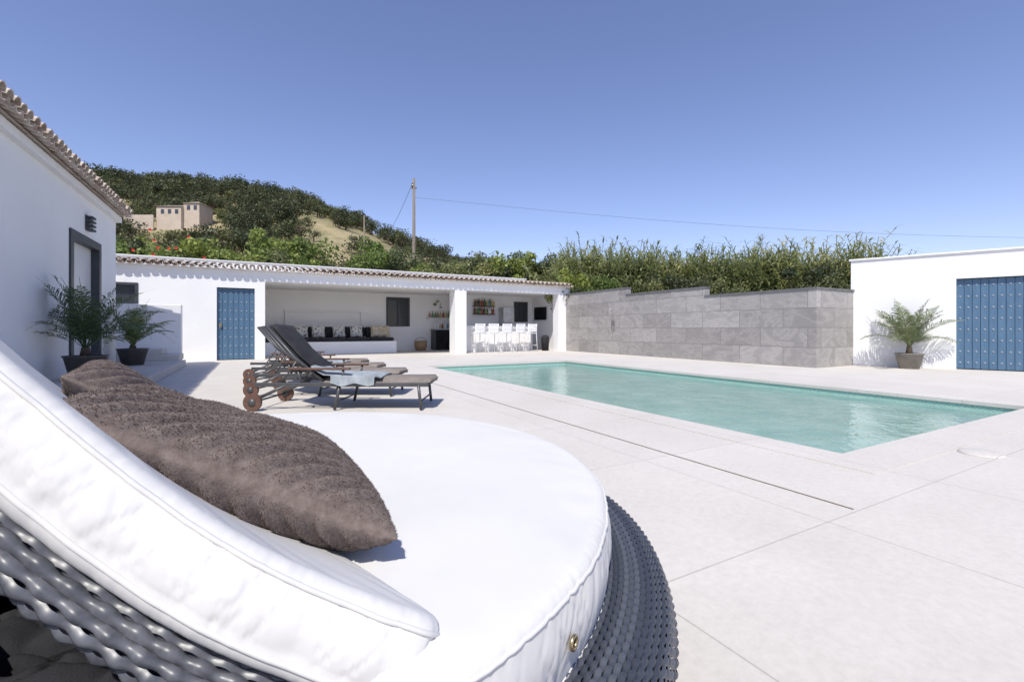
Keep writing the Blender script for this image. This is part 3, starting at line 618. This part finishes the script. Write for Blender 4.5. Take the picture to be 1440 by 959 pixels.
def plush(name,origin,ux,uy,s,t,seed,fur=90000):
    ux=Vector(ux).normalized(); uy=Vector(uy); uy=(uy-ux*uy.dot(ux)).normalized(); uz=ux.cross(uy)
    if uz.z<0: uz=-uz
    n=380; e=empty(name,origin)
    g=np.linspace(-1,1,n+1); U,Vv=np.meshgrid(g,g)
    h=t*np.sqrt(np.clip((1-np.abs(U)**2.6)*(1-np.abs(Vv)**2.6),0,None))**.9
    k=1-.09*(1-np.abs(U)**2)*np.abs(Vv)**3; k2=1-.09*(1-np.abs(Vv)**2)*np.abs(U)**3
    A=U*s*k2; B=Vv*s*k
    wob=np.array([[noise.noise(Vector((a*5,b*5,seed))) for a,b in zip(ra,rb)] for ra,rb in zip(A,B)])
    Q=A*.84+B*.54+.25*(A*.54-B*.84)**2
    phase=(Q+wob*.016)*math.pi/(.0275); rib=np.sin(phase)**2; rib=rib**.7
    edge=np.clip(h/(t*.5),0,1)
    amp=(.003+.0115*edge)*(1+.35*wob)
    Vs=[];Fs=[];tops=[]
    nz3=rng.normal(0,.0003,U.shape)
    for sg in (1,-1):
        H=sg*(h*(1+.22*wob)+amp*(rib-.5)*edge**.5+nz3*edge+wob*.012*edge)
        P=np.array(origin)[None,None,:]+A[...,None]*np.array(ux)+B[...,None]*np.array(uy)+H[...,None]*np.array(uz)
        Vs.append(P.reshape(-1,3)); tops.append(P)
        idx=np.arange((n+1)**2).reshape(n+1,n+1)+(0 if sg==1 else (n+1)**2)
        q=np.stack([idx[:-1,:-1],idx[:-1,1:],idx[1:,1:],idx[1:,:-1]],-1).reshape(-1,4)
        Fs.append(q if sg==1 else q[:,::-1])
    a=np.arange((n+1)**2).reshape(n+1,n+1); ring=np.concatenate([a[0,:-1],a[:-1,-1],a[-1,:0:-1],a[:0:-1,0]]); r2=np.roll(ring,-1); Fs.append(np.c_[ring,ring+(n+1)**2,r2+(n+1)**2,r2])
    mesh('cover',np.concatenate(Vs),np.concatenate(Fs),'plush',e,True)
    V=[]
    for P,sg in zip(tops,(1,-1)):
        m=fur//2; ii=rng.integers(1,n-1,m); jj=rng.integers(1,n-1,m); kp=rib[ii,jj]>.22; ii=ii[kp]; jj=jj[kp]; m=len(ii)
        fa=rng.random((m,1)); fb=rng.random((m,1)); p=P[ii,jj]*(1-fa)*(1-fb)+P[ii+1,jj]*fa*(1-fb)+P[ii,jj+1]*(1-fa)*fb+P[ii+1,jj+1]*fa*fb
        du=P[ii,jj+1]-P[ii,jj-1]; dv=P[ii+1,jj]-P[ii-1,jj]; nn=np.cross(du,dv)*sg; nn/=np.linalg.norm(nn,axis=1)[:,None]+1e-9
        if np.mean(nn@np.array(uz))*sg<0: nn=-nn
        d=nn+rng.normal(0,.4,(m,3)); d/=np.linalg.norm(d,axis=1)[:,None]; sd=np.cross(nn,rng.normal(0,1,(m,3))); sd/=np.linalg.norm(sd,axis=1)[:,None]
        V.append(np.stack([p-sd*.0007,p+sd*.0007,p+d*rng.uniform(.002,.0042,(m,1))],1).reshape(-1,3))
    V=np.concatenate(V); mesh('pile',V,np.arange(len(V)).reshape(-1,3),'plush',e,True)
hn=(Vector(W(.456,.511,.729)).normalized()+Vector((0,0,.12))+Vector(W(.10,-.22,0))).normalized()
a0=Vector(W(-.20,.80,.56)); a1=Vector(W(-.88,1.08,.73)); ax=(a1-a0).normalized(); side=ax.cross(hn).normalized()
plush('plush_pillow',tuple((a0+a1)/2),(ax+side).normalized(),(ax-side),.27,.088,2,130000)
plush('plush_pillow',W(-1.09,1.32,.725),(ax+side*.6).normalized(),(ax*.6-side),.15,.06,11,30000)

# ------------------------------------------------------------------ vegetation
def leaf_cloud(centers,radii,n,size,aspect=.5,flat=.9):
    k=len(centers); idx=rng.integers(0,k,n); c=np.array(centers)[idx]; r=np.array(radii)[idx][:,None]
    d=rng.normal(0,1,(n,3)); d/=np.linalg.norm(d,axis=1)[:,None]; rr=rng.random((n,1))**.35
    p=c+d*rr*r*np.array([1,1,flat]); u=rng.normal(0,1,(n,3)); u/=np.linalg.norm(u,axis=1)[:,None]; nrm=d+rng.normal(0,.7,(n,3)); v=np.cross(nrm,u); v/=np.linalg.norm(v,axis=1)[:,None]; u=np.cross(v,nrm); u/=np.linalg.norm(u,axis=1)[:,None]
    s=size*rng.uniform(.6,1.3,(n,1)); a=p-u*s*.5; b=p+v*s*aspect*.5; e=p+u*s*.5; f=p-v*s*aspect*.5
    V=np.stack([a,b,e,f],1).reshape(-1,3); F=np.arange(4*n).reshape(-1,4); return V,F
def proto(name,V,F,mat,trunk=None):
    me=bpy.data.meshes.new(name); nv=len(V); TV=[];TF=[]
    if trunk:
        for (p,q,r0,r1) in trunk:
            p=Vector(p);q=Vector(q);t=(q-p).normalized();a=t.orthogonal().normalized();b=t.cross(a);o=nv+len(TV)
            for c,r in ((p,r0),(q,r1)):
                for k in range(6): g=k*math.pi/3; TV.append(c+a*math.cos(g)*r+b*math.sin(g)*r)
            for k in range(6): TF.append((o+k,o+(k+1)%6,o+6+(k+1)%6,o+6+k))
    me.from_pydata([tuple(p) for p in V.tolist()]+[tuple(p) for p in TV],[],[tuple(f) for f in F.tolist()]+TF)
    me.materials.append(M[mat]); me.materials.append(M['bark'])
    mi=[0]*len(F)+[1]*len(TF); me.polygons.foreach_set('material_index',mi); return me
def tree_proto(name,h,r,nl,size,mat,clumps=9):
    cs=[];rs=[];tr=[((0,0,-.5),(0,0,h*.45),r*.09,r*.06)]
    for i in range(clumps):
        a=random.uniform(0,6.28);q=random.uniform(.15,.75)*r;z=h*random.uniform(.36,.85); cs.append((q*math.cos(a),q*math.sin(a),z)); rs.append(r*random.uniform(.28,.5)); tr.append(((0,0,h*.35),cs[-1],r*.04,r*.012))
    V,F=leaf_cloud(cs,rs,nl,size); return proto(name,V,F,mat,tr)
def inst(me,loc,rz,s,parent,nm):
    o=bpy.data.objects.new(nm,me); o.location=loc; o.rotation_euler=(0,0,rz); o.scale=(s*random.uniform(.85,1.15),s*random.uniform(.85,1.15),s*random.uniform(.85,1.15)); return link(o,parent)

ks=[-3.5,-1.6,-1.1,-.9,-.75,-.6,-.5,-.42,-.33,-.27,-.2,-.1,.05,.25,.6]; rsx=[.20,.29,.30,.302,.292,.28,.268,.245,.215,.19,.162,.13,.09,.03,0]
def hillz(X,Y):
    k=X/max(Y,1); r=np.interp(k,ks,rsx)*180
    t=min(1,max(0,(Y-42)/138)); s=t*t*(3-2*t)
    if Y>180: s=1-.35*min(1,(Y-180)/150)
    z=r*s + (noise.noise(Vector((X*.02,Y*.02,3)))*4+noise.noise(Vector((X*.07,Y*.07,1)))*1.2)*min(1,max(0,(Y-45)/50))*min(1,r/12)
    return z-.3
nx_,ny_=170,110; xs=np.linspace(-420,160,nx_); ys=np.linspace(24,340,ny_)
V=[W(x,y,hillz(x,y)) for y in ys for x in xs]; F=[(j*nx_+i,j*nx_+i+1,(j+1)*nx_+i+1,(j+1)*nx_+i) for j in range(ny_-1) for i in range(nx_-1)]
mesh('hill',V,F,'hill',None,True)
ht=empty('hillside_trees',W(-90,140,30))
hp_=[tree_proto('hill_tree',4.4,3.3,420,.5,'leaf_dark') for _ in range(4)]+[tree_proto('hill_shrub',2.8,2.4,300,.42,'leaf_olive',6) for _ in range(2)]
cnt=0
for _ in range(9000):
    Y=random.uniform(50,192); k=random.uniform(-1.35,.25); X=k*Y
    z=hillz(X,Y); ratio=(z-.9)/Y
    patch=noise.noise(Vector((X*.045,Y*.03,9)))
    if -.50<k<-.12 and ratio<.205 and ratio>.125 and random.random()<(.93 if patch>-.2 else .45): continue
    if -.56<k<-.12 and Y>110 and ratio<.25 and patch>.05 and random.random()<.85: continue
    if k<-.5 and patch>.26 and random.random()<.75: continue
    if -.77<k<-.62 and 104<Y<116: continue
    if random.random()>min(1,(Y/145)): continue
    inst(random.choice(hp_[:4] if random.random()<.62 else hp_[4:]),W(X,Y,z),random.uniform(0,6.28),random.uniform(.42,1.2),ht,'tree'); cnt+=1
    if cnt>3600: break
hx0,hy0=-80,113; hz=hillz(hx0,hy0)+1.6; hw=W(hx0,hy0,hz)
hh=empty('hillside_house',hw)
def HT(x,y,z): return W(hx0+x*.84,hy0+y*.84,hz+z*.8)
V,F=join_raw([rbox(-5.5,1.5,-3,4,-4,3.2),rbox(1.5,6,-2,4,-4,4.4)])
mesh('walls',[HT(*p) for p in V],F,'housewall',hh)
mesh('roof_low',[HT(*p) for p in [(-5.9,-3.4,3.2),(1.5,-3.4,3.2),(1.5,4.4,3.2),(-5.9,4.4,3.2),(-4,.5,4.4),(1.5,.5,4.4)]],[(0,1,5,4),(1,2,5),(2,3,4,5),(3,0,4)],'terracotta',hh)
mesh('roof_high',[HT(*p) for p in [(1.2,-2.4,4.4),(6.4,-2.4,4.4),(6.4,4.4,4.4),(1.2,4.4,4.4),(3.8,1,5.6)]],[(0,1,4),(1,2,4),(2,3,4),(3,0,4)],'terracotta',hh)
for i,(x,z,y) in enumerate([(-4.2,1,-3.01),(-2.2,1,-3.01),(-.2,1,-3.01),(2.5,2.4,-2.01),(4.4,2.4,-2.01)]): box('window_%d'%i,x,x+.9,y-.05,y,z,z+1.3,'glass',hh,xf=HT)
box('terrace_wall',-14,-5.6,-4,-3.7,-4,.4,'housewall',hh,xf=HT)

hg=empty('flowering_hedge',(2,21.8,0))
def shrub(name,h,r,nl,size,mat):
    cs=[];rs=[];tr=[]
    for i in range(16):
        a=random.uniform(0,6.28);q=random.uniform(0,.85)*r;z=h*random.uniform(.3,.9); cs.append((q*math.cos(a),q*math.sin(a),z)); rs.append(random.uniform(.2,.45)*r); tr.append(((0,0,0),cs[-1],.05,.015))
    V,F=leaf_cloud(cs,rs,nl,size,.55); me=proto(name,V,F,mat,tr)
    return me
sp_=[shrub('hibiscus_shrub',4.3,1.3,4200,.15,'leaf_mid') for _ in range(3)]+[shrub('olive_shrub',4.2,1.4,4200,.13,'leaf_olive') for _ in range(2)]+[shrub('oak_shrub',4.2,1.5,4200,.13,'leaf_dark') for _ in range(2)]
for i in range(60):
    x=-9+i*.38; row=i%2
    pool_=sp_[:3] if x<3.2 and random.random()<.85 else (sp_[3:5] if random.random()<.6 else sp_[5:])
    if x>3.2 and random.random()<.35: pool_=sp_[:3]
    inst(random.choice(pool_),(x+random.uniform(-.2,.2),21.9+row*1.3+random.uniform(-.3,.3),0),random.uniform(0,6.28),random.uniform(.9,1.14),hg,'shrub')
for i in range(10):
    x=10.6+i*.55; inst(sp_[3+i%4],(x,22.2+random.uniform(-.4,.8),0),random.uniform(0,6),random.uniform(1.05,1.3),hg,'shrub')
V=[];F=[]
for _ in range(24):
    c=Vector((random.uniform(-7.5,-.8),20.8+random.uniform(-.25,.1),random.uniform(3.3,4.5))); b=len(V); V.append(c+Vector((0,-.02,0)))
    for k in range(10):
        r=.06 if k%2==0 else .04; V.append(c+Vector((r*math.cos(k*.628),-.05,r*math.sin(k*.628))))
    for k in range(10): F.append((b,b+1+k,b+1+(k+1)%10))
mesh('hibiscus_flowers',V,F,'flower',hg)

cn=empty('giant_cane',W(6,20))
def cane_proto(nm,ns):
    V=[];F=[]
    for s in range(ns):
        bx,by=random.gauss(0,.45),random.gauss(0,.45); h=random.uniform(3.1,4.6); lx,ly=random.gauss(0,.14),random.gauss(0,.14)
        def st(z): return Vector((bx+lx*z*z*.22,by+ly*z*z*.22,z))
        for i in range(6):
            p,q=st(h*i/6),st(h*(i+1)/6); b=len(V); w=.012
            V+=[p+Vector((w,0,0)),p+Vector((-w*.5,w,0)),p+Vector((-w*.5,-w,0)),q+Vector((w,0,0)),q+Vector((-w*.5,w,0)),q+Vector((-w*.5,-w,0))]
            F+=[(b,b+1,b+4,b+3),(b+1,b+2,b+5,b+4),(b+2,b,b+3,b+5)]
        nb=30
        for i in range(nb):
            z=h*(.3+.7*i/nb); p=st(z); az=i*2.6+random.uniform(-.5,.5); L=random.uniform(.4,.75)*(1 if i<nb-4 else .65); el=random.uniform(.4,1.1)
            dx=Vector((math.cos(az),math.sin(az),0)); sd=Vector((-math.sin(az),math.cos(az),0)); w=random.uniform(.024,.042); a=el; seg=4; pr=p; b=len(V)
            for k in range(seg+1):
                ww=w*(1-(k/seg)**2)*(.5 if k==0 else 1)+.001; V+=[pr-sd*ww,pr+sd*ww]; pr=pr+(dx*math.cos(a)+Vector((0,0,math.sin(a))))*L/seg; a-=random.uniform(.3,.6)
            for k in range(seg): F.append((b+2*k,b+2*k+1,b+2*k+3,b+2*k+2))
    me=bpy.data.meshes.new(nm); me.from_pydata([tuple(v) for v in V],[],F); me.materials.append(M['cane']); return me
cps=[cane_proto('cane_clump',14) for _ in range(6)]
for i in range(400):
    f=random.random(); X=2.6+f*12.6; Y=22.5-f*4.3+random.uniform(-.3,3.0)
    hs=.99-.15*f+.13*noise.noise(Vector((X*.8,0,0)))+.08*noise.noise(Vector((X*2.3,4,0)))
    o=inst(random.choice(cps),W(X,Y,0),random.uniform(0,6.28),hs*random.uniform(.88,1.08),cn,'cane_clump')
sv=empty('wild_shrubs',W(8,18))
for i in range(24):
    f=(i+random.random())/24; X=2.4+f*13; Y=20.6-f*4.6+random.uniform(-.2,.6)
    inst(random.choice(sp_[:7]),W(X,Y,0),random.uniform(0,6.28),random.uniform(.5,.82),sv,'shrub')
for i in range(12):
    X=random.uniform(15,20); inst(random.choice(cps),W(X,20+random.uniform(0,2)),random.uniform(0,6),.68,cn,'cane_clump')

# ------------------------------------------------------------------ utility poles and cables
up=empty('utility_pole',W(-6.76,32,0)); tube('post',[W(-6.76,32,-.3),W(-6.76,32,11.3)],.14,'concrete_pole',up,10,radii=[.15,.085])
V,F=rbox(-.5,.5,-.05,.05,0,.1); mesh('crossarm',[W(-6.76+x*.35,32+y,10.6+z) for x,y,z in V],F,'concrete_pole',up); tube('insulator',[W(-6.85,31.9,10.7),W(-6.85,31.9,10.95)],.04,'glass',up)
z2=hillz(-19.1,60); up2=empty('utility_pole',W(-19.1,60,z2)); tube('post',[W(-19.1,60,z2-.5),W(-19.1,60,15.6)],.13,'concrete_pole',up2,8,radii=[.14,.08]); tube('insulator',[W(-19.1,60,15.6),W(-19.1,60,15.9)],.05,'glass',up2)
oc=empty('overhead_cable',W(10,32,9))
tube('cable_right',[W(-6.76+(52)*t,32+2*t,10.0-2.5*t-1.4*math.sin(t*math.pi)*.5) for t in np.linspace(0,1,40)],.008,'frame',oc,5)
tube('cable_left',[W(-6.76+(-12.34)*t,32+28*t,11.2+4.3*t-3.4*math.sin(t*math.pi)) for t in np.linspace(0,1,40)],.014,'frame',oc,5)

# ------------------------------------------------------------------ light, sky, camera
sun_dir=Vector((-.44,-.55,1.0)).normalized(); elev=math.asin(sun_dir.z); az=math.atan2(sun_dir.x,sun_dir.y)
w=bpy.data.worlds.new('World'); scene.world=w; w.use_nodes=True; nt=w.node_tree; bg=nt.nodes['Background']
sky=nt.nodes.new('ShaderNodeTexSky'); sky.sky_type='NISHITA'; sky.sun_disc=False; sky.sun_elevation=elev; sky.sun_rotation=az; sky.altitude=50; sky.air_density=1.0; sky.dust_density=.3; sky.ozone_density=3.0
mxs=N(nt,'ShaderNodeMix',data_type='RGBA',blend_type='MULTIPLY'); mxs.inputs[0].default_value=1; nt.links.new(sky.outputs[0],mxs.inputs[6]); mxs.inputs[7].default_value=(1.25,1.07,1.20,1)
nt.links.new(mxs.outputs[2],bg.inputs[0]); bg.inputs[1].default_value=.143
sl_=bpy.data.lights.new('sun','SUN'); sl_.energy=4.6; sl_.angle=math.radians(.5); sl_.color=(1,.958,.875)
so_=bpy.data.objects.new('sun',sl_); so_.rotation_euler=(-sun_dir).to_track_quat('-Z','Y').to_euler(); so_.location=(0,0,20); scene.collection.objects.link(so_)
cam=bpy.data.cameras.new('camera'); cam.lens=16.325; cam.sensor_width=36; cam.shift_y=-16.5/1440; cam.clip_start=.02; cam.clip_end=3000
co=bpy.data.objects.new('camera',cam); co.location=(0,0,.92); co.rotation_euler=(math.pi/2,0,ROT); scene.collection.objects.link(co); scene.camera=co
scene.view_settings.view_transform='Standard'; scene.view_settings.look='None'; scene.view_settings.exposure=0
